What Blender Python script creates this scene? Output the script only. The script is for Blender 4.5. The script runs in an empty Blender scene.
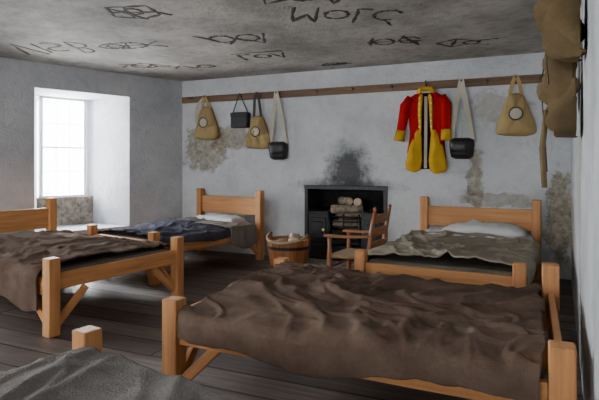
import bpy, math, random
from mathutils import Vector, noise
random.seed(4)
sc = bpy.context.scene
COL = sc.collection

# ---------------------------------------------------------------- materials
def mat_base(name):
    m = bpy.data.materials.new(name); m.use_nodes = True
    nt = m.node_tree; b = nt.nodes['Principled BSDF']
    return m, nt, b
def ramp(nt, fac, stops):
    r = nt.nodes.new('ShaderNodeValToRGB')
    e = r.color_ramp.elements
    while len(e) < len(stops): e.new(0.5)
    for i, (p, c) in enumerate(stops):
        e[i].position = p; e[i].color = (c[0], c[1], c[2], 1)
    nt.links.new(fac, r.inputs[0]); return r.outputs[0]
def mixc(nt, f, a, b, mode='MIX'):
    n = nt.nodes.new('ShaderNodeMix'); n.data_type = 'RGBA'; n.blend_type = mode
    for s, v in ((0, f), (6, a), (7, b)):
        if isinstance(v, (int, float)): n.inputs[s].default_value = v
        elif isinstance(v, tuple): n.inputs[s].default_value = (v[0], v[1], v[2], 1)
        else: nt.links.new(v, n.inputs[s])
    return n.outputs[2]
def mathn(nt, op, a, b=0.0, clamp=False):
    n = nt.nodes.new('ShaderNodeMath'); n.operation = op; n.use_clamp = clamp
    for s, v in ((0, a), (1, b)):
        if isinstance(v, (int, float)): n.inputs[s].default_value = v
        else: nt.links.new(v, n.inputs[s])
    return n.outputs[0]
def noise_t(nt, vec, scale, detail=4, rough=0.55):
    n = nt.nodes.new('ShaderNodeTexNoise')
    n.inputs['Scale'].default_value = scale; n.inputs['Detail'].default_value = detail
    n.inputs['Roughness'].default_value = rough
    if vec is not None: nt.links.new(vec, n.inputs['Vector'])
    return n.outputs['Fac']
def coords(nt, scale=(1, 1, 1), rot=(0, 0, 0), loc=(0, 0, 0), rnd=False):
    tc = nt.nodes.new('ShaderNodeTexCoord'); mp = nt.nodes.new('ShaderNodeMapping')
    mp.inputs['Scale'].default_value = scale; mp.inputs['Rotation'].default_value = rot
    mp.inputs['Location'].default_value = loc
    nt.links.new(tc.outputs['Object'], mp.inputs['Vector'])
    if rnd:
        oi = nt.nodes.new('ShaderNodeObjectInfo')
        v = nt.nodes.new('ShaderNodeVectorMath'); v.operation = 'SCALE'
        v.inputs[0].default_value = (17, 23, 31); nt.links.new(oi.outputs['Random'], v.inputs['Scale'])
        nt.links.new(v.outputs[0], mp.inputs['Location'])
    return mp.outputs['Vector']
def bump(nt, b, h, strength=0.3, dist=0.01):
    n = nt.nodes.new('ShaderNodeBump'); n.inputs['Strength'].default_value = strength
    n.inputs['Distance'].default_value = dist
    nt.links.new(h, n.inputs['Height']); nt.links.new(n.outputs[0], b.inputs['Normal'])

def simple(name, col, rough=0.7, var=0.25, scale=12, metal=0.0, bmp=0.2):
    m, nt, b = mat_base(name)
    v = coords(nt, rnd=True); n = noise_t(nt, v, scale, 5)
    lo = tuple(c * (1 - var) for c in col); hi = tuple(min(1, c * (1 + var)) for c in col)
    nt.links.new(ramp(nt, n, [(0.3, lo), (0.7, hi)]), b.inputs['Base Color'])
    b.inputs['Roughness'].default_value = rough; b.inputs['Metallic'].default_value = metal
    if bmp: bump(nt, b, n, bmp, 0.004)
    return m
def wood(name, axis, light, dark, rough=0.45):
    m, nt, b = mat_base(name)
    s = [16, 16, 16]; s[axis] = 1.0
    v = coords(nt, scale=tuple(s), rnd=True)
    n = noise_t(nt, v, 1.6, 6, 0.6)
    s2 = [5, 5, 5]; s2[axis] = 1.6
    n2 = noise_t(nt, coords(nt, scale=tuple(s2), rnd=True), 1.2, 2)
    c = ramp(nt, n, [(0.25, dark), (0.62, light)])
    c = mixc(nt, mathn(nt, 'GREATER_THAN', n2, 0.72), c, tuple(x * 0.45 for x in dark))
    c = mixc(nt, mathn(nt, 'MULTIPLY', n2, 0.35), c, dark)
    nt.links.new(c, b.inputs['Base Color']); b.inputs['Roughness'].default_value = rough
    bump(nt, b, n, 0.12, 0.003)
    return m
PL, PD = (0.68, 0.335, 0.125), (0.38, 0.15, 0.045)
PINE = [wood('pine_%s' % a, i, PL, PD, 0.6) for i, a in enumerate('xyz')]
OLD = [wood('aged_wood_%s' % a, i, (0.24, 0.13, 0.065), (0.08, 0.045, 0.024), 0.6) for i, a in enumerate('xyz')]
CHW = [wood('chair_wood_%s' % a, i, (0.40, 0.16, 0.055), (0.2, 0.07, 0.025), 0.4) for i, a in enumerate('xyz')]

def fabric(name, col, var=0.3, weave=260, col2=None, rough=1.0, bs=0.6):
    m, nt, b = mat_base(name)
    v = coords(nt)
    n = noise_t(nt, v, 3.0, 6, 0.65); w = noise_t(nt, v, weave, 2); n3 = noise_t(nt, v, 40, 5, 0.7)
    lo = tuple(c * (1 - var) for c in col); hi = col2 or tuple(c * (1 + var) for c in col)
    c = ramp(nt, n, [(0.3, lo), (0.72, hi)])
    c = mixc(nt, mathn(nt, 'MULTIPLY', w, 0.6), c, tuple(x * 0.4 for x in col))
    c = mixc(nt, mathn(nt, 'MULTIPLY', n3, 0.4), c, tuple(x * 0.55 for x in col))
    nt.links.new(c, b.inputs['Base Color']); b.inputs['Roughness'].default_value = rough
    b.inputs['Specular IOR Level'].default_value = 0.03
    bump(nt, b, mathn(nt, 'ADD', mathn(nt, 'MULTIPLY', w, 0.5), mathn(nt, 'ADD', noise_t(nt, v, 18, 6, 0.7), mathn(nt, 'MULTIPLY', n3, 0.4))), bs, 0.014)
    return m

def plaster(name, base, lo, patches=(), spot=0.28):
    m, nt, b = mat_base(name)
    v = coords(nt)
    n1 = noise_t(nt, v, 1.3, 6, 0.62); n2 = noise_t(nt, v, 9, 6, 0.7); n3 = noise_t(nt, v, 45, 4)
    c = ramp(nt, n1, [(0.33, lo), (0.6, base)])
    c = mixc(nt, ramp(nt, n2, [(0.48, (0, 0, 0)), (0.74, (spot, spot, spot))]), c, tuple(x * 0.58 for x in lo))
    stone = ramp(nt, noise_t(nt, v, 14, 6, 0.75), [(0.32, (0.13, 0.11, 0.075)), (0.5, (0.30, 0.265, 0.19)), (0.68, (0.50, 0.455, 0.36))])
    hh = mathn(nt, 'ADD', mathn(nt, 'MULTIPLY', n2, 0.6), mathn(nt, 'MULTIPLY', n3, 0.3))
    for (cx, cy, cz, rx, ry, rz, kind, amt) in patches:
        s = nt.nodes.new('ShaderNodeVectorMath'); s.operation = 'SUBTRACT'
        nt.links.new(v, s.inputs[0]); s.inputs[1].default_value = (cx, cy, cz)
        d = nt.nodes.new('ShaderNodeVectorMath'); d.operation = 'DIVIDE'
        nt.links.new(s.outputs[0], d.inputs[0]); d.inputs[1].default_value = (rx, ry, rz)
        l = nt.nodes.new('ShaderNodeVectorMath'); l.operation = 'LENGTH'
        nt.links.new(d.outputs[0], l.inputs[0])
        q = mathn(nt, 'ADD', l.outputs['Value'], mathn(nt, 'MULTIPLY', mathn(nt, 'SUBTRACT', noise_t(nt, v, 9 if kind == 'soot' else 6, 6, 0.7), 0.5), 2.0 if kind == 'soot' else 3.0))
        mr = nt.nodes.new('ShaderNodeMapRange')
        w = 0.45 if kind == 'soot' else 0.2
        mr.inputs['From Min'].default_value = 1 + w; mr.inputs['From Max'].default_value = 1 - w
        mr.inputs['To Max'].default_value = amt
        nt.links.new(q, mr.inputs['Value'])
        c = mixc(nt, mr.outputs[0], c, (0.04, 0.04, 0.042) if kind == 'soot' else stone)
        if kind != 'soot': hh = mathn(nt, 'SUBTRACT', hh, mathn(nt, 'MULTIPLY', mr.outputs[0], 0.8))
    nt.links.new(c, b.inputs['Base Color']); b.inputs['Roughness'].default_value = 0.92
    bump(nt, b, hh, 0.7, 0.03)
    return m
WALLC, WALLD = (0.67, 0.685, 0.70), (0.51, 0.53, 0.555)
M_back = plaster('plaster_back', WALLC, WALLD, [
    (-1.98, 6.17, 1.14, 0.25, 1, 0.36, 'soot', 0.9),
    (-2.0, 6.17, 0.97, 0.55, 1, 0.10, 'soot', 0.75),
    (-4.15, 6.17, 1.5, 0.34, 1, 0.30, 'stone', 0.85),
    (-3.72, 6.17, 1.62, 0.38, 1, 0.15, 'stone', 0.8),
    (-0.44, 6.17, 1.05, 0.085, 1, 0.36, 'stone', 0.85),
    (-0.20, 6.17, 1.90, 0.30, 1, 0.20, 'stone', 0.4),
    (-0.2, 6.17, 0.84, 0.38, 1, 0.07, 'stone', 0.55),
    (0.46, 6.17, 0.65, 0.16, 1, 0.45, 'stone', 0.95)])
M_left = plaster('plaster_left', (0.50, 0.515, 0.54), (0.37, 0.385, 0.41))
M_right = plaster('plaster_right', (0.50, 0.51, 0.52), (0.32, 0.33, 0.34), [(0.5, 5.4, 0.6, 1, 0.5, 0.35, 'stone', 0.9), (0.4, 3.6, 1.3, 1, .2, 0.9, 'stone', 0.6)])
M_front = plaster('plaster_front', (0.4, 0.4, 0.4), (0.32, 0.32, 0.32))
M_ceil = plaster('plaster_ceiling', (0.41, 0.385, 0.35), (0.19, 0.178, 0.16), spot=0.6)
M_stone = simple('rubble_stone', (0.24, 0.21, 0.17), 0.95, 0.6, 16, 0, 0.9)
M_white = simple('white_paint', (0.9, 0.9, 0.9), 0.5, 0.03)
M_iron = simple('cast_iron', (0.025, 0.025, 0.028), 0.38, 0.4, 30, 0.4)
M_sootm = simple('sooty_brick', (0.02, 0.019, 0.018), 0.95, 0.5, 10)
M_log = simple('log_bark', (0.30, 0.24, 0.17), 0.9, 0.5, 18, 0, 0.6)
M_logend = simple('log_end', (0.58, 0.46, 0.32), 0.8, 0.25, 20)
M_canvas = fabric('canvas_tan', (0.54, 0.39, 0.18), 0.25, bs=.3)
M_canvasd = fabric('canvas_dark', (0.19, 0.135, 0.07), 0.4)
M_canvasm = fabric('canvas_khaki', (0.26, 0.19, 0.10), 0.4)
M_strapw = fabric('strap_white', (0.72, 0.68, 0.56), 0.15, bs=.2)
M_leather = simple('black_leather', (0.012, 0.012, 0.014), 0.45, 0.3)
M_strapb = simple('dark_strap', (0.03, 0.022, 0.018), 0.6)
M_red = fabric('red_wool', (0.60, 0.018, 0.02), 0.2, bs=.3)
M_yel = fabric('yellow_facing', (0.80, 0.47, 0.035), 0.2, bs=.3)
M_dark = fabric('dark_lining', (0.05, 0.012, 0.012), 0.2)
M_brass = simple('brass_button', (0.7, 0.5, 0.2), 0.3, 0.1, 10, 1.0)
M_paint = simple('black_graffiti_paint', (0.035, 0.026, 0.02), 0.9, 0.4, 20)
M_tick = fabric('straw_tick', (0.22, 0.195, 0.16), 0.15)
M_sheet = fabric('white_linen', (0.80, 0.80, 0.80), 0.08, bs=.3)
M_rope = simple('rope', (0.30, 0.23, 0.14), 0.9, 0.4, 60)
M_rush = simple('rush_seat', (0.28, 0.19, 0.1), 0.85, 0.4, 60)

def floor_mat():
    m, nt, b = mat_base('floorboards')
    v = coords(nt, rot=(0, 0, 0))
    br = nt.nodes.new('ShaderNodeTexBrick'); nt.links.new(v, br.inputs['Vector'])
    br.inputs['Scale'].default_value = 1.0; br.inputs['Brick Width'].default_value = 3.6
    br.inputs['Row Height'].default_value = 0.235; br.inputs['Mortar Size'].default_value = 0.011
    br.inputs['Mortar Smooth'].default_value = 0.35; br.inputs['Bias'].default_value = 0.0
    br.inputs['Color1'].default_value = (0.235, 0.20, 0.178, 1); br.inputs['Color2'].default_value = (0.10, 0.085, 0.077, 1)
    br.inputs['Mortar'].default_value = (0.004, 0.004, 0.004, 1)
    g = noise_t(nt, coords(nt, scale=(1.2, 22, 1)), 1.5, 6, 0.65)
    g2 = noise_t(nt, coords(nt), 2.2, 6, 0.65)
    c = mixc(nt, 0.85, br.outputs['Color'], ramp(nt, g, [(0.3, (0.3, 0.28, 0.27)), (0.7, (1.2, 1.15, 1.1))]), 'MULTIPLY')
    c = mixc(nt, 0.8, c, ramp(nt, g2, [(0.32, (0.4, 0.4, 0.4)), (0.68, (1.3, 1.28, 1.25))]), 'MULTIPLY')
    nt.links.new(c, b.inputs['Base Color'])
    nt.links.new(ramp(nt, g2, [(0.3, (0.38, 0.38, 0.38)), (0.7, (0.62, 0.62, 0.62))]), b.inputs['Roughness'])
    bump(nt, b, mathn(nt, 'SUBTRACT', mathn(nt, 'MULTIPLY', g, 0.35), br.outputs['Fac']), 0.7, 0.012)
    return m
M_floor = floor_mat()

# ---------------------------------------------------------------- mesh helpers
def empty(name, loc=(0, 0, 0), rz=0.0):
    e = bpy.data.objects.new(name, None); e.empty_display_size = 0.1
    e.location = loc; e.rotation_euler = (0, 0, rz); COL.objects.link(e); return e
def mesh(name, vs, fs, mat, parent=None, loc=(0, 0, 0), rot=(0, 0, 0), smooth=False, bev=0.0):
    me = bpy.data.meshes.new(name); me.from_pydata([tuple(v) for v in vs], [], fs); me.update()
    o = bpy.data.objects.new(name, me); COL.objects.link(o)
    if mat: me.materials.append(mat)
    o.location = loc; o.rotation_euler = rot
    if parent: o.parent = parent
    if smooth:
        for p in me.polygons: p.use_smooth = True
    if bev:
        bm = o.modifiers.new('bevel', 'BEVEL'); bm.width = bev; bm.segments = 2; bm.limit_method = 'ANGLE'
    return o
def box(name, x0, x1, y0, y1, z0, z1, mat, parent=None, bev=0.0, rot=(0, 0, 0)):
    c = ((x0 + x1) / 2, (y0 + y1) / 2, (z0 + z1) / 2); a, b_, d = (x1 - x0) / 2, (y1 - y0) / 2, (z1 - z0) / 2
    vs = [(sx * a, sy * b_, sz * d) for sx in (-1, 1) for sy in (-1, 1) for sz in (-1, 1)]
    fs = [(0, 1, 3, 2), (4, 6, 7, 5), (0, 4, 5, 1), (2, 3, 7, 6), (0, 2, 6, 4), (1, 5, 7, 3)]
    return mesh(name, vs, fs, mat, parent, c, rot, False, bev)
def prism(name, pts, z0, z1, mat, parent=None):
    n = len(pts)
    area = sum(pts[i][0] * pts[(i + 1) % n][1] - pts[(i + 1) % n][0] * pts[i][1] for i in range(n))
    if area < 0: pts = pts[::-1]
    vs = [(p[0], p[1], z0) for p in pts] + [(p[0], p[1], z1) for p in pts]
    fs = [tuple(range(n - 1, -1, -1)), tuple(range(n, 2 * n))] + [(i, (i + 1) % n, n + (i + 1) % n, n + i) for i in range(n)]
    return mesh(name, vs, fs, mat, parent)
def tube(name, pts, radii, mat, parent=None, sides=12, flat=1.0, caps=True, loc=(0, 0, 0)):
    pts = [Vector(p) for p in pts]
    if isinstance(radii, (int, float)): radii = [radii] * len(pts)
    vs, fs = [], []
    up = None
    for i, p in enumerate(pts):
        t = (pts[min(i + 1, len(pts) - 1)] - pts[max(i - 1, 0)]).normalized()
        if up is None:
            up = Vector((0, 1, 0)) if abs(t.y) < 0.9 else Vector((1, 0, 0))
        a = t.cross(up).normalized(); up2 = a.cross(t).normalized(); up = up2
        for k in range(sides):
            an = 2 * math.pi * k / sides
            vs.append(p + a * math.cos(an) * radii[i] + up2 * math.sin(an) * radii[i] * flat)
    for i in range(len(pts) - 1):
        for k in range(sides):
            k2 = (k + 1) % sides
            fs.append((i * sides + k, i * sides + k2, (i + 1) * sides + k2, (i + 1) * sides + k))
    if caps:
        fs.append(tuple(range(sides - 1, -1, -1))); fs.append(tuple(range((len(pts) - 1) * sides, len(pts) * sides)))
    o = mesh(name, vs, fs, mat, parent, loc, smooth=True)
    for p in o.data.polygons:
        if len(p.vertices) > 4: p.use_smooth = False
    return o
def chaikin(p, it=2):
    for _ in range(it):
        q = []
        for i in range(len(p)):
            a, b_ = p[i], p[(i + 1) % len(p)]
            q.append((a[0] * .8 + b_[0] * .2, a[1] * .8 + b_[1] * .2)); q.append((a[0] * .2 + b_[0] * .8, a[1] * .2 + b_[1] * .8))
        p = q
    return p
def puff(name, outline, depth, mat, parent=None, loc=(0, 0, 0), rot=(0, 0, 0), it=2, wr=0.15, seed=0, rings=7):
    o_ = chaikin(outline, it); n = len(o_)
    cx = sum(p[0] for p in o_) / n; cz = sum(p[1] for p in o_) / n
    vs, fs = [], []
    for k in range(rings):
        a = k / rings * math.pi / 2
        s = math.cos(a) ** 0.85; y = -depth * math.sin(a) ** 0.7
        for p in o_:
            x = cx + (p[0] - cx) * s; z = cz + (p[1] - cz) * s
            w = noise.noise(Vector((x * 14 + seed, z * 5, seed))) * depth * wr * (k > 0) * 2
            vs.append((x, y + w, z))
    c = len(vs); vs.append((cx, -depth, cz))
    for k in range(rings - 1):
        for i in range(n):
            j = (i + 1) % n
            fs.append((k * n + i, k * n + j, (k + 1) * n + j, (k + 1) * n + i))
    for i in range(n):
        fs.append(((rings - 1) * n + i, (rings - 1) * n + (i + 1) % n, c))
    fs.append(tuple(range(n - 1, -1, -1)))
    ob = mesh(name, vs, fs, mat, parent, loc, rot, True)
    ob.data.polygons[-1].use_smooth = False
    return ob
def ribbon(name, pts, w, mat, parent=None, th=0.006):
    pts = [Vector(p) for p in pts]; vs, fs = [], []
    for i, p in enumerate(pts):
        t = pts[min(i + 1, len(pts) - 1)] - pts[max(i - 1, 0)]
        a = Vector((t.z, 0, -t.x))
        a = a.normalized() if a.length > 1e-6 else Vector((1, 0, 0))
        for sx, sy in ((-1, -1), (1, -1), (1, 1), (-1, 1)):
            vs.append(p + a * sx * w / 2 + Vector((0, sy * th / 2, 0)))
    for i in range(len(pts) - 1):
        for k in range(4):
            k2 = (k + 1) % 4
            fs.append((i * 4 + k, i * 4 + k2, i * 4 + 4 + k2, i * 4 + 4 + k))
    e = (len(pts) - 1) * 4
    fs += [(3, 2, 1, 0), (e, e + 1, e + 2, e + 3)]
    return mesh(name, vs, fs, mat, parent)

# ---------------------------------------------------------------- room
H = 2.5
C = Vector((-4.58, 6.17)); SD = Vector((-0.378, -0.926)); ND = Vector((-0.926, 0.378))
def LW(s, w): p = C + SD * s + ND * w; return (p.x, p.y)
box('floor', -9.6, 1.6, -2.6, 6.9, -0.15, 0.0, M_floor)
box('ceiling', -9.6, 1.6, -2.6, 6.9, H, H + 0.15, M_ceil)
FX0, FX1, FZ = -2.56, -1.50, 0.95
wb = empty('wall_back')
box('wall_back_a', -5.2, FX0, 6.17, 6.85, 0, H, M_back, wb); box('wall_back_b', FX1, 1.3, 6.17, 6.85, 0, H, M_back, wb)
box('wall_back_c', FX0, FX1, 6.17, 6.85, FZ, H, M_back, wb)
def bake(e):
    for o in list(e.children):   # keep world coordinates for the plaster patches
        l = o.location.copy()
        for v in o.data.vertices: v.co += l
        o.location = (0, 0, 0)
bake(wb)
wl = empty('wall_left')
T = 0.9; SZ, HZ = 0.41, 2.19
wins = [(0.831, 2.038), (4.1, 5.8)]
cur = 0.0; curo = 0.0
for i, (a, b_) in enumerate(wins):
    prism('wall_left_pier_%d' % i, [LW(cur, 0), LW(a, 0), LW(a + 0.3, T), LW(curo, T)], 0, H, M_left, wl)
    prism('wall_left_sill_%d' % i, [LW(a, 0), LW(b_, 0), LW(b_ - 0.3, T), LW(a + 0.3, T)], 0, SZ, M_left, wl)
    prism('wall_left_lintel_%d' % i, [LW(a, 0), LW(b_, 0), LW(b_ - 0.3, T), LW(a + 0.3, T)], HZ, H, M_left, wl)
    prism('wall_left_apron_%d' % i, [LW(a + 0.2, T - 0.22), LW(b_ - 0.2, T - 0.22), LW(b_ - 0.3, T), LW(a + 0.3, T)], SZ, 0.80, M_stone, wl)
    cur, curo = b_, b_ - 0.3
prism('wall_left_pier_9', [LW(cur, 0), LW(9.2, 0), LW(9.2, T), LW(curo, T)], 0, H, M_left, wl)
def window_at(name, p, ang, L, z0=0.80, z1=HZ):
    e = empty(name, (p[0], p[1], 0), ang)
    h = L / 2
    f = 0.03
    box('frame_l', -h, -h + f, -0.05, 0.05, z0, z1, M_white, e, 0.004)
    box('frame_r', h - f, h, -0.05, 0.05, z0, z1, M_white, e, 0.004)
    box('frame_top', -h, h, -0.05, 0.05, z1 - f, z1, M_white, e, 0.004)
    box('frame_bottom', -h, h, -0.07, 0.07, z0, z0 + f, M_white, e, 0.004)
    zm = (z0 + z1) / 2
    box('meeting_rail', -h + f, h - f, -0.02, 0.02, zm - 0.010, zm + 0.010, M_white, e, 0.003)
    for k in (1, 2):
        x = -h + f + (L - 2 * f) * k / 3
        box('muntin_v%d' % k, x - 0.0025, x + 0.0025, -0.004, 0.004, z0 + f, z1 - f, M_white, e)
    for k in (1, 3):
        z = z0 + f + (z1 - z0 - 2 * f) * k / 4
        box('muntin_h%d' % k, -h + f, h - f, -0.004, 0.004, z - 0.0025, z + 0.0025, M_white, e)
for i, (a, b_) in enumerate(wins):
    window_at('window_%d' % (i + 1), LW((a + b_) / 2, T - 0.1), math.atan2(SD.y, SD.x), b_ - a - 0.6)
wr = empty('wall_right')
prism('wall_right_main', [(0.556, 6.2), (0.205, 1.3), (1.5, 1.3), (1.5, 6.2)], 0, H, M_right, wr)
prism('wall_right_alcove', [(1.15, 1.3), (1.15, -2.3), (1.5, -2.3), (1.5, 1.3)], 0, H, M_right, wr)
wf = empty('wall_front')
fill_wins = [(-5.6, -4.0), (-2.2, -0.6)]  # unseen window openings, added to let frontal fill light into the room
xs = [-9.0] + [v for p in fill_wins for v in p] + [1.5]
for k in range(0, len(xs), 2): box('wall_front_pier_%d' % k, xs[k], xs[k + 1], -2.6, -2.3, 0, H, M_front, wf)
for k, (a, b_) in enumerate(fill_wins):
    box('wall_front_sill_%d' % k, a, b_, -2.6, -2.3, 0, 0.7, M_front, wf)
    box('wall_front_lintel_%d' % k, a, b_, -2.6, -2.3, HZ, H, M_front, wf)
    window_at('window_%d' % (k + 3), ((a + b_) / 2, -2.5), 0, b_ - a, 0.7)

# ---------------------------------------------------------------- ceiling graffiti
def arc(cx, cy, r, a0, a1, n=14, ry=None):
    ry = ry or r
    return [(cx + r * math.cos(math.radians(a0 + (a1 - a0) * i / n)), cy + ry * math.sin(math.radians(a0 + (a1 - a0) * i / n))) for i in range(n + 1)]
G = []
def glyph(cx, cy, sx, sy, rot, strokes):
    for st in strokes:
        G.append([(cx + sx * x * math.cos(rot) - sy * y * math.sin(rot), cy + sx * x * math.sin(rot) + sy * y * math.cos(rot)) for x, y in st])
glyph(-4.50, 3.85, .47, .38, 0.35, [[(-1, .8), (-.8, -.5), (-.5, .8)], [(-.35, .6), (-.35, -.5)], arc(0, .2, .22, 40, 270), arc(0, -.3, .22, 90, -130), [(.45, .7), (.45, -.6)], arc(.45, .35, .3, 90, -90), arc(.45, -.25, .34, 90, -90)])
glyph(-3.78, 4.08, .3, .24, 0.2, [arc(0, 0, .9, 0, 360, 20, .5), [(.9, 0), (1.5, .5)], [(.9, 0), (1.5, -.5)], arc(-.3, 0, .3, 0, 360), [(-.9, 0), (.9, 0)], arc(-.1, 0, .5, 60, 200, 8, .3), [(0, .5), (.3, -.5)]])
glyph(-2.86, 3.2, .19, .22, 0.35, [[(-1, -.5), (-1.1, .6), (.2, .9), (1, .4), (.8, -.6), (-1, -.5)], [(-1, .1), (.9, .1)], [(.9, .1), (1.5, .5)], [(-.3, .8), (-.2, -.5)], arc(0, 0, .35, 0, 360), [(-1, -.5), (.2, .9)]])
glyph(-2.55, 4.25, .28, .30, 0.2, [arc(-.45, .1, .42, 0, 360), arc(.5, .1, .4, 0, 360), [(-1.3, -.5), (-.4, .8), (.1, .1)], [(.1, .1), (.9, .8), (1.2, -.4)]])
glyph(-2.67, 5.1, .26, .24, 0.1, [[(-1, .6), (-1, -.5), (-.4, -.5)], arc(0, 0, .35, 0, 360), [(.5, -.5), (.8, .6), (1.1, -.5)], [(.6, 0), (1, 0)], [(-1.2, -.8), (1.2, -.8)]])
glyph(-1.28, 3.98, .33, .38, 0.45, [[(-1.4, -.5), (-1.4, .6), (-1.05, 0), (-.8, .6), (-.8, -.5)], arc(-.3, 0, .3, 0, 360), [(.2, .6), (.2, -.4), (.55, -.4)], arc(1.0, 0, .35, 60, 330), [(1.0, .35), (1.3, .8)]])
glyph(-1.45, 3.42, .3, .28, 0.4, [[(-1, -.5), (-1, .6), (-.4, .2), (-1, 0)], arc(0, 0, .32, 0, 360), [(.5, -.4), (.8, .6), (1.1, -.4)]])
glyph(-1.10, 5.0, .25, .30, 0.2, [arc(-.5, .1, .4, 0, 360), [(-1.2, .1), (1.1, .1)], arc(.5, 0, .4, 20, 340), [(.2, -.6), (.9, .8)], [(-1.1, .5), (-.9, -.5)]])
glyph(-0.49, 5.33, .27, .30, 0.2, [[(-1, 0), (-.4, .6), (.3, .3), (1, .5)], [(-1, 0), (-.3, -.5), (.4, -.1), (1.2, -.3)], [(-.4, .6), (-.3, -.5)], arc(.3, .1, .3, 0, 360, 10, .2)])
glyph(-2.06, 5.85, .22, .13, 0, [arc(0, 0, .7, 0, 360, 16, .5), [(-1, 0), (1, .2)], [(-.8, .3), (.8, -.3)], [(-.8, .1), (.8, .1)]])
glyph(-4.3, 5.0, .32, .26, .2, [[(-1, .2), (-.5, -.4), (0, .4), (.5, -.3), (1, .3)], [(-.8, -.6), (1.1, .6)], arc(0, 0, .5, 0, 360, 12, .5)])
glyph(-3.75, 5.3, .27, .22, .2, [[(-1, .2), (-.6, -.4), (0, .4), (.3, -.3), (1, .1)], arc(.6, 0, .4, 0, 360)])
cu = bpy.data.curves.new('ceiling_graffiti', 'CURVE'); cu.dimensions = '3D'
for st in G:
    fine = []
    for i in range(len(st) - 1):
        for k in range(4):
            t = k / 4; fine.append((st[i][0] * (1 - t) + st[i + 1][0] * t + random.uniform(-.006, .006), st[i][1] * (1 - t) + st[i + 1][1] * t + random.uniform(-.006, .006)))
    fine.append(st[-1])
    sp = cu.splines.new('POLY'); sp.points.add(len(fine) - 1)
    for i, (x, y) in enumerate(fine): sp.points[i].co = (x, y, 0, 1); sp.points[i].radius = 0.4 + 1.2 * random.random()
cu.bevel_depth = 0.016; cu.bevel_resolution = 1; cu.materials.append(M_paint)
go = bpy.data.objects.new('ceiling_graffiti', cu); go.location = (0, 0, H); go.scale = (1, 1, 0.2); COL.objects.link(go)

# ---------------------------------------------------------------- beds
def blanket(name, x0, x1, hw, ztop, hl, hr, mat, parent, seed, amp=0.03, nx=120, ny=110, shift=0.0, th=0.01, slant=0.0):
    """x0 foot edge, x1 head edge; hl hang at -y side, hr hang at +y side"""
    vs, fs = [], []
    S = Vector((seed * 3.1, seed * 7.7, seed))
    for i in range(nx + 1):
        for j in range(ny + 1):
            u = i / nx; v = j / ny
            xa = x0 + (x1 - x0) * u
            e1 = 0.35 + 0.65 * (0.5 + 0.9 * noise.noise(Vector((xa * 1.7, 3, seed))))
            e2 = 0.35 + 0.65 * (0.5 + 0.9 * noise.noise(Vector((xa * 1.7, 9, seed))))
            q0 = -(hw + hl * e1) if hl > 0 else -(hw + hl); q1 = (hw + hr * e2) if hr > 0 else hw + hr
            q = q0 + (q1 - q0) * v
            wav = 0.07 * noise.noise(Vector((q * 2.2, 5, seed)))
            x = min(xa + wav * u + slant * q * u, x1)
            R = 0.03
            def prof(t, lim):
                if t <= lim - R: return t, 0.0
                a = (t - (lim - R)) / (R * math.pi / 2)
                if a < 1: return lim - R + R * math.sin(a * math.pi / 2), R * (1 - math.cos(a * math.pi / 2))
                return lim, R + (t - (lim - R) - R * math.pi / 2)
            ya, dz = prof(abs(q), hw)
            y = math.copysign(ya, q)
            p = Vector((xa * 1.3 + q * 0.9, q * 1.9 - xa * 0.9, 0)) + S
            warp = Vector((noise.noise(p * 0.7), noise.noise(p * 0.7 + Vector((7, 7, 7))), 0)) * 1.1
            f = max(0, 1 - abs(noise.noise(p + warp)) * 3.6)
            f2 = max(0, 1 - abs(noise.noise(p * 2.1 + warp * 1.6 + Vector((4, 1, 2)))) * 3.4)
            p3 = Vector((xa * 5.5 + q * 2.0, q * 3.2 - xa, seed)) + warp * 2.5
            f3 = max(0, 1 - abs(noise.noise(p3)) * 3.0)
            f = f * f; f2 = f2 * f2; f3 = f3 * f3
            wv = amp * (0.50 * f + 0.36 * f2 + 0.24 * f3 + 0.10 * noise.noise(p * 8)) + amp * 1.0 * max(0, noise.noise(Vector((xa * 1.1, q * 1.3, seed + 5))))
            z = ztop - 0.03 * (ya / hw) ** 4 - dz
            if dz < 0.02: z += wv
            else:
                k = noise.noise(Vector((xa * 7, q * 1.2, seed))) * 0.024 + 0.012
                y += math.copysign(max(k, 0), q)
                z += wv * 0.25
            vs.append((x, y + shift, max(z, 0.02)))
    for i in range(nx):
        for j in range(ny):
            a = i * (ny + 1) + j
            fs.append((a, a + ny + 1, a + ny + 2, a + 1))
    o = mesh(name, vs, fs, mat, parent, smooth=True)
    s = o.modifiers.new('solid', 'SOLIDIFY'); s.thickness = th; s.offset = 1
    return o
BF = [(0, 1, 3, 2), (4, 6, 7, 5), (0, 4, 5, 1), (2, 3, 7, 6), (0, 2, 6, 4), (1, 5, 7, 3)]
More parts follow.
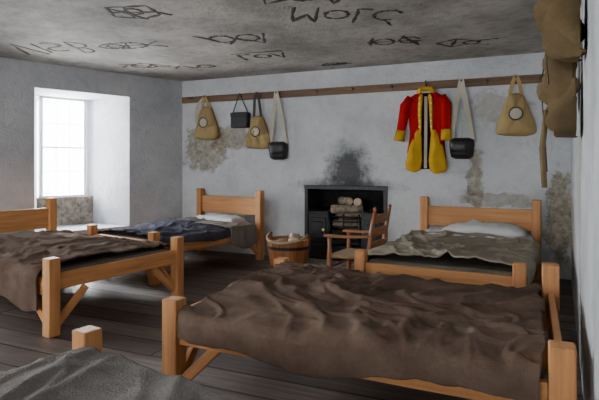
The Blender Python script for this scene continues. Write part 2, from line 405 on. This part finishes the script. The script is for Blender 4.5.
def bed(loc, rz, L, W, hh, fh, bl, head_plank=(0.53, 0.76), foot_plank=(0.33, 0.45), post=0.09, hh2=None):
    e = empty('wooden_bed', (loc[0], loc[1], 0), rz)
    p = post / 2; l = L / 2; w = W / 2
    for nm, sx, sy, h in (('head_post_1', 1, -1, hh), ('head_post_2', 1, 1, hh2 or hh), ('foot_post_1', -1, -1, fh), ('foot_post_2', -1, 1, fh)):
        box(nm, sx * l - p, sx * l + p, sy * w - p, sy * w + p, 0, h, PINE[2], e, 0.008)
    box('headboard', l - 0.018, l + 0.018, -w + p, w - p, head_plank[0], head_plank[1], PINE[1], e, 0.005)
    if head_plank[0] > 0.46: box('head_rail', l - 0.018, l + 0.018, -w + p, w - p, 0.28, 0.40, PINE[1], e, 0.005)
    box('footboard', -l - 0.02, -l + 0.02, -w + p, w - p, foot_plank[0], foot_plank[1], PINE[1], e, 0.005)
    for s in (-1, 1):
        box('side_rail_%d' % (s > 0), -l + p, l - p, s * w - 0.02, s * w + 0.02, 0.29, 0.41, PINE[0], e, 0.005)
        for t in (-1, 1):   # knee braces
            a = (t * (l - p), s * w, 0.08); b_ = (t * (l - p - 0.24), s * w, 0.31)
            dx, dz = b_[0] - a[0], b_[2] - a[2]; ln = math.hypot(dx, dz)
            c = ((a[0] + b_[0]) / 2, (a[1] + b_[1]) / 2, (a[2] + b_[2]) / 2)
            vs = [(sx * ln / 2, sy * 0.016, szz * 0.028) for sx in (-1, 1) for sy in (-1, 1) for szz in (-1, 1)]
            mesh('brace_%d_%d' % (s > 0, t > 0), vs, BF, PINE[0], e, c, (0, -math.atan2(dz, dx), 0), False, 0.004)
            a = (t * l, s * (w - p), 0.08); b_ = (t * l, s * (w - p - 0.24), 0.31)
            dy, dz = b_[1] - a[1], b_[2] - a[2]; ln = math.hypot(dy, dz)
            c = (t * l, (a[1] + b_[1]) / 2, (a[2] + b_[2]) / 2)
            vs = [(sx * 0.016, sy * ln / 2, szz * 0.028) for sx in (-1, 1) for sy in (-1, 1) for szz in (-1, 1)]
            mesh('end_brace_%d_%d' % (s > 0, t > 0), vs, BF, PINE[1], e, c, (math.atan2(dz, dy), 0, 0), False, 0.004)
    k = 9
    for i in range(k):
        x = -l + 0.15 + (L - 0.3) * i / (k - 1)
        box('slat_%d' % i, x - 0.04, x + 0.04, -w + 0.02, w - 0.02, 0.31, 0.335, PINE[1], e)
    m = box('straw_mattress', -l + 0.06, l - 0.06, -w + 0.03, w - 0.03, 0.335, 0.455, M_tick, e, 0.04)
    m.modifiers['bevel'].segments = 4
    bl(e, l, w)
    return e
def pillow(name, parent, x, y, z, lx, ly, h, mat, rz=0):
    o = [(-ly / 2, -lx / 2), (0, -lx / 2 * .93), (ly / 2, -lx / 2), (ly / 2 * .95, 0), (ly / 2, lx / 2), (0, lx / 2 * .93), (-ly / 2, lx / 2), (-ly / 2 * .95, 0)]
    return puff(name, o, h, mat, parent, (x, y, z), (-math.pi / 2, 0, math.pi / 2 + rz), 2, 0.2, 3)

F_brown = fabric('blanket_brown', (0.165, 0.106, 0.076), 0.4, col2=(0.30, 0.215, 0.165))
F_brown2 = fabric('blanket_brown_left', (0.16, 0.10, 0.072), 0.45, col2=(0.30, 0.225, 0.175))
F_grey = fabric('blanket_grey_beige', (0.42, 0.37, 0.29), 0.25)
F_navy = fabric('blanket_slate', (0.075, 0.075, 0.105), 0.3, col2=(0.155, 0.15, 0.185))
F_tweed = fabric('blanket_tweed', (0.27, 0.25, 0.235), 0.45, weave=110)
F_lgrey = fabric('blanket_light_grey', (0.27, 0.245, 0.21), 0.2)

def bl_front(e, l, w):
    blanket('blanket', -l + 0.06, l - 0.055, w + 0.035, 0.475, 0.17, 0.12, F_brown, e, 2.3, 0.056, 260, 200, th=0.014)
bed((-0.75, 2.83), math.radians(-1.5), 1.86, 1.28, 0.56, 0.53, bl_front, head_plank=(0.24, 0.47), hh2=0.64, post=0.095)
def bl_left(e, l, w):
    blanket('blanket', -l + 0.10, l - 0.30, w + 0.035, 0.475, 0.12, 0.34, F_brown2, e, 5.1, 0.055, 180, 150, th=0.014)
    pillow('pillow', e, l - 0.25, 0, 0.45, 0.38, w * 1.5, 0.09, M_tick)
r = math.radians(172)
bed((-3.03 + 1.0 * math.cos(r), 3.26 + 1.0 * math.sin(r)), r, 2.0, 1.26, 0.87, 0.57, bl_left)
def bl_bl(e, l, w):
    blanket('blanket', -l + 0.06, l - 0.55, w + 0.035, 0.47, 0.08, 0.05, F_navy, e, 7.7, 0.055, 130, 120)
    blanket('folded_blanket', l - 0.62, l - 0.10, w + 0.055, 0.50, 0.34, 0.05, F_lgrey, e, 1.7, 0.035, 60, 100)
    pillow('pillow', e, l - 0.22, 0, 0.48, 0.32, w * 1.5, 0.10, M_sheet)
r = math.radians(78)
bed((-3.66 - 0.87 * math.cos(r), 6.0 - 0.87 * math.sin(r)), r, 1.72, 1.12, 0.91, 0.55, bl_bl, head_plank=(0.58, 0.81))
def bl_br(e, l, w):
    blanket('blanket', -l + 0.055, l - 0.42, w + 0.035, 0.485, 0.12, 0.26, F_grey, e, 9.4, 0.055, 160, 130, th=0.014)
    blanket('linen_sheet', l - 0.62, l - 0.06, w - 0.02, 0.485, -0.0, -0.0, M_sheet, e, 3.9, 0.03, 50, 70)
    pillow('pillow', e, l - 0.27, -0.10, 0.49, 0.38, w * 1.45, 0.13, M_sheet)
r = math.radians(85)
bed((-0.40 - 1.05 * math.cos(r), 6.08 - 1.05 * math.sin(r)), r, 2.08, 1.22, 0.87, 0.54, bl_br, foot_plank=(0.33, 0.44))
def bl_near(e, l, w):
    blanket('blanket', -l + 0.055, l - 0.3, w + 0.04, 0.475, 0.14, 0.16, F_tweed, e, 12.2, 0.04, 180, 150, th=0.014)
r = math.radians(-100)
hd = Vector((math.cos(r), math.sin(r))); sd = Vector((-hd.y, hd.x))
foot_left = Vector((-1.68, 1.60))
cn = foot_left + hd * 0.97 + sd * 0.69
bed((cn.x, cn.y), r, 1.94, 1.38, 0.87, 0.55, bl_near, foot_plank=(0.25, 0.35))

# ---------------------------------------------------------------- peg rails
def peg_rail(x0, x1, e, pegs, z=2.21):
    box('rail', x0, x1, -0.045, 0.0, z - 0.045, z + 0.045, OLD[0], e, 0.006)
    for i, x in enumerate(pegs):
        tube('peg_%d' % i, [(x, -0.04, z), (x, -0.13, z + 0.02)], [0.014, 0.011], OLD[1], e, 8)
pr = empty('peg_rail', (0, 6.17, 0))
PX = [-4.11, -3.54, -3.27, -2.965, -2.4, -1.9, -1.4, -0.99, -0.58, -0.3, 0.0, 0.25]
peg_rail(-4.56, 0.29, pr, PX)
def RW(y): return 0.205 + (y - 1.3) * (0.351 / 4.9)
rr = -math.pi / 2 - math.atan(0.351 / 4.9)
pr2 = empty('peg_rail', (RW(2.4), 2.4, 0), rr)
peg_rail(-3.3, 0.5, pr2, [-1.9, -1.35, -0.85, -0.35], z=2.24)

# ---------------------------------------------------------------- hanging things
Zp = 2.22
def haversack(loc, rz=0, mat=None, sc_=1.0, seed=0, emblem=True, strap=None, drop=0.12, depth=0.09, tail=False, wr=0.25):
    mat = mat or M_canvas; e = empty('haversack', loc, rz); e.scale = (sc_,) * 3
    t = -drop
    out = [(-.07, t), (.07, t), (.13, t - .16), (.20, t - .34), (.215, t - .46), (.10, t - .49), (-.10, t - .48), (-.215, t - .46), (-.20, t - .34), (-.13, t - .16)]
    puff('bag_body', out, depth, mat, e, (0, -0.03, 0), seed=seed, wr=wr)
    fl = [(-.075, t - .005), (.075, t - .005), (.135, t - .17), (.165, t - .27), (.06, t - .36), (-.06, t - .36), (-.165, t - .27), (-.135, t - .17)]
    puff('bag_flap', fl, depth * 1.12, mat, e, (0, -0.04, 0), seed=seed + 2, wr=wr * .8)
    if emblem:
        yy = -0.045 - depth * 1.17
        pts = [(0.07 * math.cos(a * math.pi / 12), yy, t - .24 + 0.07 * math.sin(a * math.pi / 12)) for a in range(25)]
        tube('emblem_ring', pts, 0.006, M_strapb, e, 6, caps=False)
        puff('emblem_disc', [(0.062 * math.cos(a * math.pi / 8), t - .24 + .062 * math.sin(a * math.pi / 8)) for a in range(16)], 0.012, M_strapw, e, (0, yy + 0.008, 0), it=0, wr=0)
    s = strap or mat
    ribbon('strap_left', [(-.06, -0.07, t - .03), (-.035, -0.1, -.05), (0, -0.11, 0.03)], 0.04, s, e)
    ribbon('strap_right', [(.06, -0.075, t - .03), (.035, -0.105, -.05), (0, -0.116, 0.03)], 0.04, s, e)
    if tail:
        ribbon('hanging_strap', [(0, -0.10, 0.02), (-.15, -0.08, -.10), (-.20, -0.05, -.22), (-.20, -0.04, -.36)], 0.035, M_strapw, e)
    return e
def pouch(loc, rz=0, seed=0, low=0.66, strap=M_strapw):
    e = empty('cartridge_pouch', loc, rz)
    b = -low
    puff('pouch_body', [(-.13, b), (.13, b), (.14, b - .12), (.12, b - .24), (-.12, b - .24), (-.14, b - .12)], 0.09, M_leather, e, (0, -0.02, 0), seed=seed, wr=.05, it=1)
    puff('pouch_flap', [(-.135, b + .01), (.135, b + .01), (.145, b - .10), (.10, b - .19), (-.10, b - .19), (-.145, b - .10)], 0.10, M_leather, e, (0, -0.03, 0), seed=seed, wr=.05, it=1)
    ribbon('strap_a', [(-.12, -0.06, b - .03), (-.10, -0.05, b + .15), (-.05, -0.07, -.22), (0, -0.11, 0.03)], 0.055, strap, e)
    ribbon('strap_b', [(.12, -0.065, b - .03), (.09, -0.055, b + .15), (.045, -0.075, -.22), (0, -0.117, 0.03)], 0.055, strap, e)
    return e
Y = 6.17
haversack((-4.11, Y, Zp), seed=1, tail=True)
e = empty('tinder_box', (-3.54, Y, Zp))
box('box_body', -.13, .13, -0.13, -0.02, -.45, -.25, M_leather, e, 0.015)
box('box_lid', -.135, .135, -0.135, -0.015, -.30, -.235, M_leather, e, 0.015)
tube('cord_left', [(-.12, -0.075, -.24), (-.05, -0.09, -.08), (0, -0.10, 0.03)], 0.008, M_strapb, e, 6)
tube('cord_right', [(.12, -0.075, -.24), (.05, -0.09, -.08), (0, -0.10, 0.03)], 0.008, M_strapb, e, 6)
haversack((-3.27, Y, Zp), seed=5, strap=M_strapb, sc_=0.95, drop=0.30, emblem=True)
pouch((-2.965, Y, Zp), seed=3)
pouch((-0.58, Y, Zp), seed=4)
haversack((0.0, Y, Zp), seed=9, drop=0.16)

# redcoat
e = empty('red_coat', (-0.99, Y, Zp)); e.scale = (0.9, 0.9, 0.99)
z = -0.10
puff('coat_back', [(-.10, z), (.10, z), (.24, z - .05), (.22, z - .5), (.27, z - .93), (-.27, z - .93), (-.22, z - .5), (-.24, z - .05)], 0.05, M_dark, e, (0, -0.01, 0), seed=1)
puff('coat_front_left', [(-.05, z + .01), (-.13, z), (-.25, z - .06), (-.23, z - .35), (-.21, z - .52), (-.26, z - .78), (-.17, z - .80), (-.07, z - .5), (-.05, z - .25)], 0.09, M_red, e, (0, -0.03, 0), seed=2, it=1)
puff('coat_front_right', [(.05, z + .01), (.13, z), (.25, z - .06), (.23, z - .35), (.21, z - .52), (.26, z - .78), (.17, z - .80), (.09, z - .5), (.06, z - .25)], 0.09, M_red, e, (0, -0.03, 0), seed=3, it=1)
puff('lapel_left', [(-.03, z - .02), (-.08, z - .03), (-.10, z - .2), (-.08, z - .5), (-.055, z - .5), (-.045, z - .2)], 0.03, M_yel, e, (0, -0.105, 0), seed=4, it=1)
puff('lapel_right', [(.03, z - .02), (.08, z - .03), (.10, z - .2), (.09, z - .5), (.065, z - .5), (.05, z - .2)], 0.03, M_yel, e, (0, -0.105, 0), seed=5, it=1)
puff('turnback_left', [(-.06, z - .44), (-.13, z - .46), (-.21, z - .62), (-.28, z - .92), (-.16, z - .98), (-.04, z - .93)], 0.06, M_yel, e, (0, -0.085, 0), seed=6, it=1, wr=.4)
puff('turnback_right', [(.07, z - .44), (.14, z - .46), (.22, z - .62), (.29, z - .94), (.14, z - 1.0), (.03, z - .93)], 0.06, M_yel, e, (0, -0.085, 0), seed=7, it=1, wr=.4)
ribbon('waistcoat_strip', [(.0, -0.075, z - .05), (.0, -0.085, z - .5), (-.005, -0.085, z - .92)], 0.04, M_strapw, e)
tube('collar', [(-.10, -0.06, z + .0), (-.07, -0.10, z + .035), (0, -0.05, z + .05), (.07, -0.10, z + .035), (.10, -0.06, z)], 0.028, M_yel, e, 10, 0.8)
tube('sleeve_left', [(-.20, -0.06, z - .06), (-.27, -0.08, z - .16), (-.30, -0.10, z - .34), (-.335, -0.12, z - .50)], [.06, .075, .065, .055], M_red, e, 14, .8)
tube('sleeve_right', [(.20, -0.06, z - .06), (.255, -0.08, z - .16), (.265, -0.10, z - .34), (.265, -0.12, z - .50)], [.06, .075, .065, .055], M_red, e, 14, .8)
tube('cuff_left', [(-.325, -0.12, z - .46), (-.345, -0.125, z - .585)], [.066, .075], M_yel, e, 14, .85)
tube('cuff_right', [(.264, -0.12, z - .46), (.268, -0.125, z - .585)], [.062, .068], M_yel, e, 14, .85)
for i in range(6):
    for sx in (-1, 1):
        tube('button_%d_%d' % (i, sx > 0), [(sx * .075, -0.13, z - .07 - i * .07), (sx * .075, -0.145, z - .07 - i * .07)], 0.010, M_brass, e, 8)
tube('hanger_loop', [(0, -0.05, z + .04), (0, -0.10, z + .14)], 0.008, M_strapb, e, 6)

def onr(y): return (RW(y), y, 2.24)
h1 = haversack(onr(3.25), rr, M_canvasd, 1.12, 11, False, M_strapb, drop=0.26, depth=0.11, wr=.6)
ribbon('loose_strap', [(-.10, -0.15, -.15), (-.13, -0.19, -.45), (-.10, -0.17, -.75), (-.09, -0.16, -.92)], 0.045, M_strapb, h1)
tube('dangling_tie', [(.02, -0.16, -.6), (.05, -0.18, -.8), (.04, -0.17, -1.0)], 0.014, M_canvasm, h1, 8)
h2 = haversack(onr(3.75), rr, M_canvasm, 1.05, 14, False, M_strapb, drop=0.12, depth=0.11, wr=.6)
ribbon('loose_strap', [(0, -0.12, 0), (.14, -0.16, -.3), (.15, -0.16, -.7), (.10, -0.15, -.85)], 0.04, M_strapw, h2)
h3 = haversack(onr(2.75), rr, M_canvasd, 0.95, 17, False, M_strapb, drop=0.02, depth=0.11, wr=.6)
ribbon('loose_strap', [(0, -0.12, 0), (-.16, -0.17, -.2), (-.12, -0.18, -.5), (-.06, -0.17, -.6)], 0.045, M_strapb, h3)
pouch(onr(4.3), rr, 19, low=0.5, strap=M_canvasd)

# ---------------------------------------------------------------- fireplace range
f = empty('fireplace_range', (-2.03, 6.17, 0))
w = 0.53
box('recess_back', -w + .001, w - .001, 0.50, 0.66, 0.0, FZ, M_sootm, f)
box('recess_left', -w + .001, -w + .02, 0.02, 0.5, 0.0, FZ, M_sootm, f); box('recess_right', w - .02, w - .001, 0.02, 0.5, 0.0, FZ, M_sootm, f)
box('recess_top', -w + .02, w - .02, 0.02, 0.5, FZ - 0.02, FZ - .001, M_sootm, f)
box('frame_left', -w - 0.03, -w + 0.02, -0.02, 0.03, 0, FZ + .03, M_iron, f, 0.006)
box('frame_right', w - 0.02, w + 0.03, -0.02, 0.03, 0, FZ + .03, M_iron, f, 0.006)
box('frame_top', -w - 0.03, w + 0.03, -0.03, 0.03, FZ - 0.02, FZ + .035, M_iron, f, 0.006)
for s, nm in ((-1, 'oven'), (1, 'boiler')):
    a, b_ = sorted((s * (w - 0.025), s * 0.22))
    box(nm + '_body', a, b_, -0.02, 0.48, 0.0, 0.62, M_iron, f, 0.008)
    box(nm + '_hob_plate', a - .003, b_ + .003, -0.05, 0.48, 0.62, 0.645, M_iron, f, 0.006)
    box(nm + '_door', a + 0.03, b_ - 0.03, -0.045, -0.015, 0.26, 0.56, M_iron, f, 0.01)
    box(nm + '_door_panel', a + 0.07, b_ - 0.07, -0.058, -0.04, 0.31, 0.51, M_iron, f, 0.01)
    box(nm + '_lower_panel', a + 0.03, b_ - 0.03, -0.04, -0.015, 0.05, 0.21, M_iron, f, 0.01)
    tube(nm + '_knob', [(s * 0.27, -0.04, 0.41), (s * 0.27, -0.085, 0.41)], [0.012, 0.02], M_brass, f, 10)
for i in range(6):
    zz = 0.27 + i * 0.062
    tube('grate_bar_%d' % i, [(-.22, -0.0, zz), (-.11, -0.04, zz), (0, -0.05, zz), (.11, -0.04, zz), (.22, -0.0, zz)], 0.011, M_iron, f, 8)
for x in (-.2, .0, .2): tube('grate_upright_%d' % int(x * 10), [(x, -0.03 if x else -.06, 0.24), (x, -0.03 if x else -.06, 0.62)], 0.012, M_iron, f, 8)
box('grate_floor', -.22, .22, 0.0, 0.48, 0.22, 0.245, M_iron, f)
box('ash_door', -.2, .2, -0.02, 0.02, 0.03, 0.20, M_iron, f, 0.01)
box('ash_mass', -.21, .21, 0.03, 0.46, 0.245, 0.40, M_sootm, f, 0.04)
def log(name, a, b_, r, parent):
    a, b_ = Vector(a), Vector(b_); pts = [a.lerp(b_, t / 5) for t in range(6)]
    tube(name, pts, [r * (1 + .08 * math.sin(k * 2.1)) for k in range(6)], M_log, parent, 12)
    d = (b_ - a).normalized()
    tube(name + '_end', [b_ - d * .002, b_ + d * .004], r * 0.88, M_logend, parent, 12)
    tube(name + '_end2', [a + d * .002, a - d * .004], r * 0.88, M_logend, parent, 12)
log('log_1', (-.20, .15, .47), (.18, .10, .47), .06, f)
log('log_2', (-.2, .30, .46), (.2, .28, .47), .06, f)
log('log_3', (-.12, .12, .58), (.20, .20, .60), .055, f)
log('log_4', (-.20, .25, .60), (.16, .22, .585), .055, f)
log('log_5', (-.20, .04, .67), (.20, .12, .68), .055, f)
log('log_6', (.10, .30, .72), (.18, -.04, .78), .055, f)
log('log_7', (-.14, .25, .77), (.05, .05, .78), .05, f)
box('hearth_slab', -2.65, -1.40, 5.80, 6.165, 0.0, 0.012, M_stone, None, 0.004)

# ---------------------------------------------------------------- bucket
b = empty('wooden_bucket', (-2.42, 5.28, 0)); b.scale = (1.12, 1.12, 1.1)
nS = 16
for i in range(nS):
    a0 = 2 * math.pi * (i + .04) / nS; a1 = 2 * math.pi * (i + .96) / nS
    vs = []
    for (r0, r1, zz) in ((0.165, 0.185, 0.0), (0.205, 0.228, 0.36 + (0.0))):
        for a in (a0, a1):
            for rr_ in (r0, r1): vs.append((rr_ * math.cos(a), rr_ * math.sin(a), zz))
    mesh('stave_%d' % i, vs, BF, CHW[2], b)
tube('bucket_bottom', [(0, 0, 0.02), (0, 0, 0.045)], 0.168, OLD[0], b, 24)
for zz, r_ in ((0.08, 0.196), (0.28, 0.222)):
    tube('hoop_%d' % int(zz * 100), [(0, 0, zz - .016), (0, 0, zz + .016)], [r_ - .004, r_], M_iron, b, 32, caps=False)
for s in (-1, 1): box('ear_%d' % s, s * .216 - .012, s * .216 + .012, -.035, .035, 0.3, 0.42, CHW[2], b, 0.005)
tube('rope_handle', [(.216 * math.cos(math.pi * k / 12), -.02 - .21 * math.sin(math.pi * k / 12), 0.40 - .06 * math.sin(math.pi * k / 12)) for k in range(13)], 0.013, M_rope, b, 8)
for i, (x, y) in enumerate(((-.08, -.05), (.07, -.06), (.02, .08), (-.09, .07))):
    log('firewood_%d' % i, (x * .7, y * .7, .05), (x * 1.2, y * 1.2, .34 + .03 * (i % 3)), .055, b)

# ---------------------------------------------------------------- armchair
c = empty('wooden_armchair', (-1.46, 4.84, 0), math.radians(-97)); c.scale = (0.95, 0.95, 0.95)
for s in (-1, 1):
    tube('front_leg_%d' % s, [(s * .24, -.21, 0), (s * .24, -.21, .12), (s * .24, -.21, .36), (s * .235, -.21, .46), (s * .235, -.21, .57)], [.018, .026, .026, .018, .022], CHW[2], c, 12)
    tube('back_post_%d' % s, [(s * .20, .20, 0), (s * .20, .20, .36), (s * .205, .235, .62), (s * .21, .28, .86)], [.02, .026, .022, .016], CHW[2], c, 12)
    tube('finial_%d' % s, [(s * .21, .28, .86), (s * .21, .283, .88), (s * .21, .285, .90)], [.012, .022, .006], CHW[2], c, 12)
    vs = []
    armp = [(-.27, .030), (-.22, .038), (-.05, .028), (.12, .024), (.225, .02)]
    for y, hw_ in armp:
        for dx in (-1, 1):
            for dz in (-.012, .012): vs.append((s * .228 + dx * hw_, y, .58 + dz + (.02 if y > 0 else 0) * y / .2))
    fs = []
    for i in range(4):
        o = i * 4; fs += [(o, o + 1, o + 5, o + 4), (o + 2, o + 6, o + 7, o + 3), (o, o + 4, o + 6, o + 2), (o + 1, o + 3, o + 7, o + 5)]
    fs += [(0, 2, 3, 1), (16, 17, 19, 18)]
    mesh('arm_%d' % s, vs, fs, CHW[1], c, bev=0.006)
    for zz in (.12, .24): tube('side_rung_%d_%d' % (s, int(zz * 100)), [(s * .24, -.21, zz), (s * .22, 0, zz), (s * .20, .20, zz)], [.01, .015, .01], CHW[1], c, 8)
for zz in (.15, .26): tube('front_rung_%d' % int(zz * 100), [(-.24, -.21, zz), (0, -.21, zz), (.24, -.21, zz)], [.01, .016, .01], CHW[0], c, 8)
tube('back_rung', [(-.20, .2, .2), (.20, .2, .2)], .012, CHW[0], c, 8)
mesh('seat', [(-.25, -.225, .355), (.25, -.225, .355), (.21, .21, .355), (-.21, .21, .355), (-.25, -.225, .39), (.25, -.225, .39), (.21, .21, .39), (-.21, .21, .39)],
     [(3, 2, 1, 0), (4, 5, 6, 7), (0, 1, 5, 4), (1, 2, 6, 5), (2, 3, 7, 6), (3, 0, 4, 7)], M_rush, c, bev=0.012)
for i, zz in enumerate((.46, .60, .73)):
    vs = []; fs = []; n = 10
    for k in range(n + 1):
        t = k / n * 2 - 1
        yy = .205 + (zz - .36) * .13 + .035 * (1 - t * t)
        top = zz + .07 + .02 * (1 - t * t)
        for dy in (-.006, .006):
            vs += [(t * .2, yy + dy, zz), (t * .2, yy + dy + .01, top)]
    for k in range(n):
        o = k * 4
        fs += [(o, o + 4, o + 5, o + 1), (o + 2, o + 3, o + 7, o + 6), (o + 1, o + 5, o + 7, o + 3), (o, o + 2, o + 6, o + 4)]
    fs += [(0, 1, 3, 2), (n * 4, n * 4 + 2, n * 4 + 3, n * 4 + 1)]
    mesh('back_slat_%d' % i, vs, fs, CHW[0], c)

# ---------------------------------------------------------------- light
wd = bpy.data.worlds.new('overcast_sky'); sc.world = wd; wd.use_nodes = True
bg = wd.node_tree.nodes['Background']; bg.inputs[0].default_value = (0.95, 0.975, 1.0, 1); bg.inputs[1].default_value = 16.0
def area(name, loc, d, sx, sy, p, col):
    l = bpy.data.lights.new(name, 'AREA'); l.shape = 'RECTANGLE'; l.size = sx; l.size_y = sy; l.energy = p; l.color = col
    o = bpy.data.objects.new(name, l); o.location = loc; o.rotation_euler = Vector(d).to_track_quat('-Z', 'Z').to_euler(); COL.objects.link(o)
for i, (a, b_) in enumerate(wins):
    p = LW((a + b_) / 2, 1.5)
    area('window_daylight_%d' % (i + 1), (p[0], p[1], 1.75), (-ND.x, -ND.y, -0.15), 1.9, 2.0, (1050, 480)[i], (0.94, 0.97, 1.0))

# ---------------------------------------------------------------- camera
cam = bpy.data.cameras.new('camera'); co = bpy.data.objects.new('camera', cam); COL.objects.link(co)
cam.sensor_width = 36; cam.lens = 30.05; cam.shift_y = -35 / 599; cam.clip_start = 0.02
co.location = (0, 0, 1.25); co.rotation_euler = (math.radians(90), 0, math.radians(23.4))
sc.camera = co
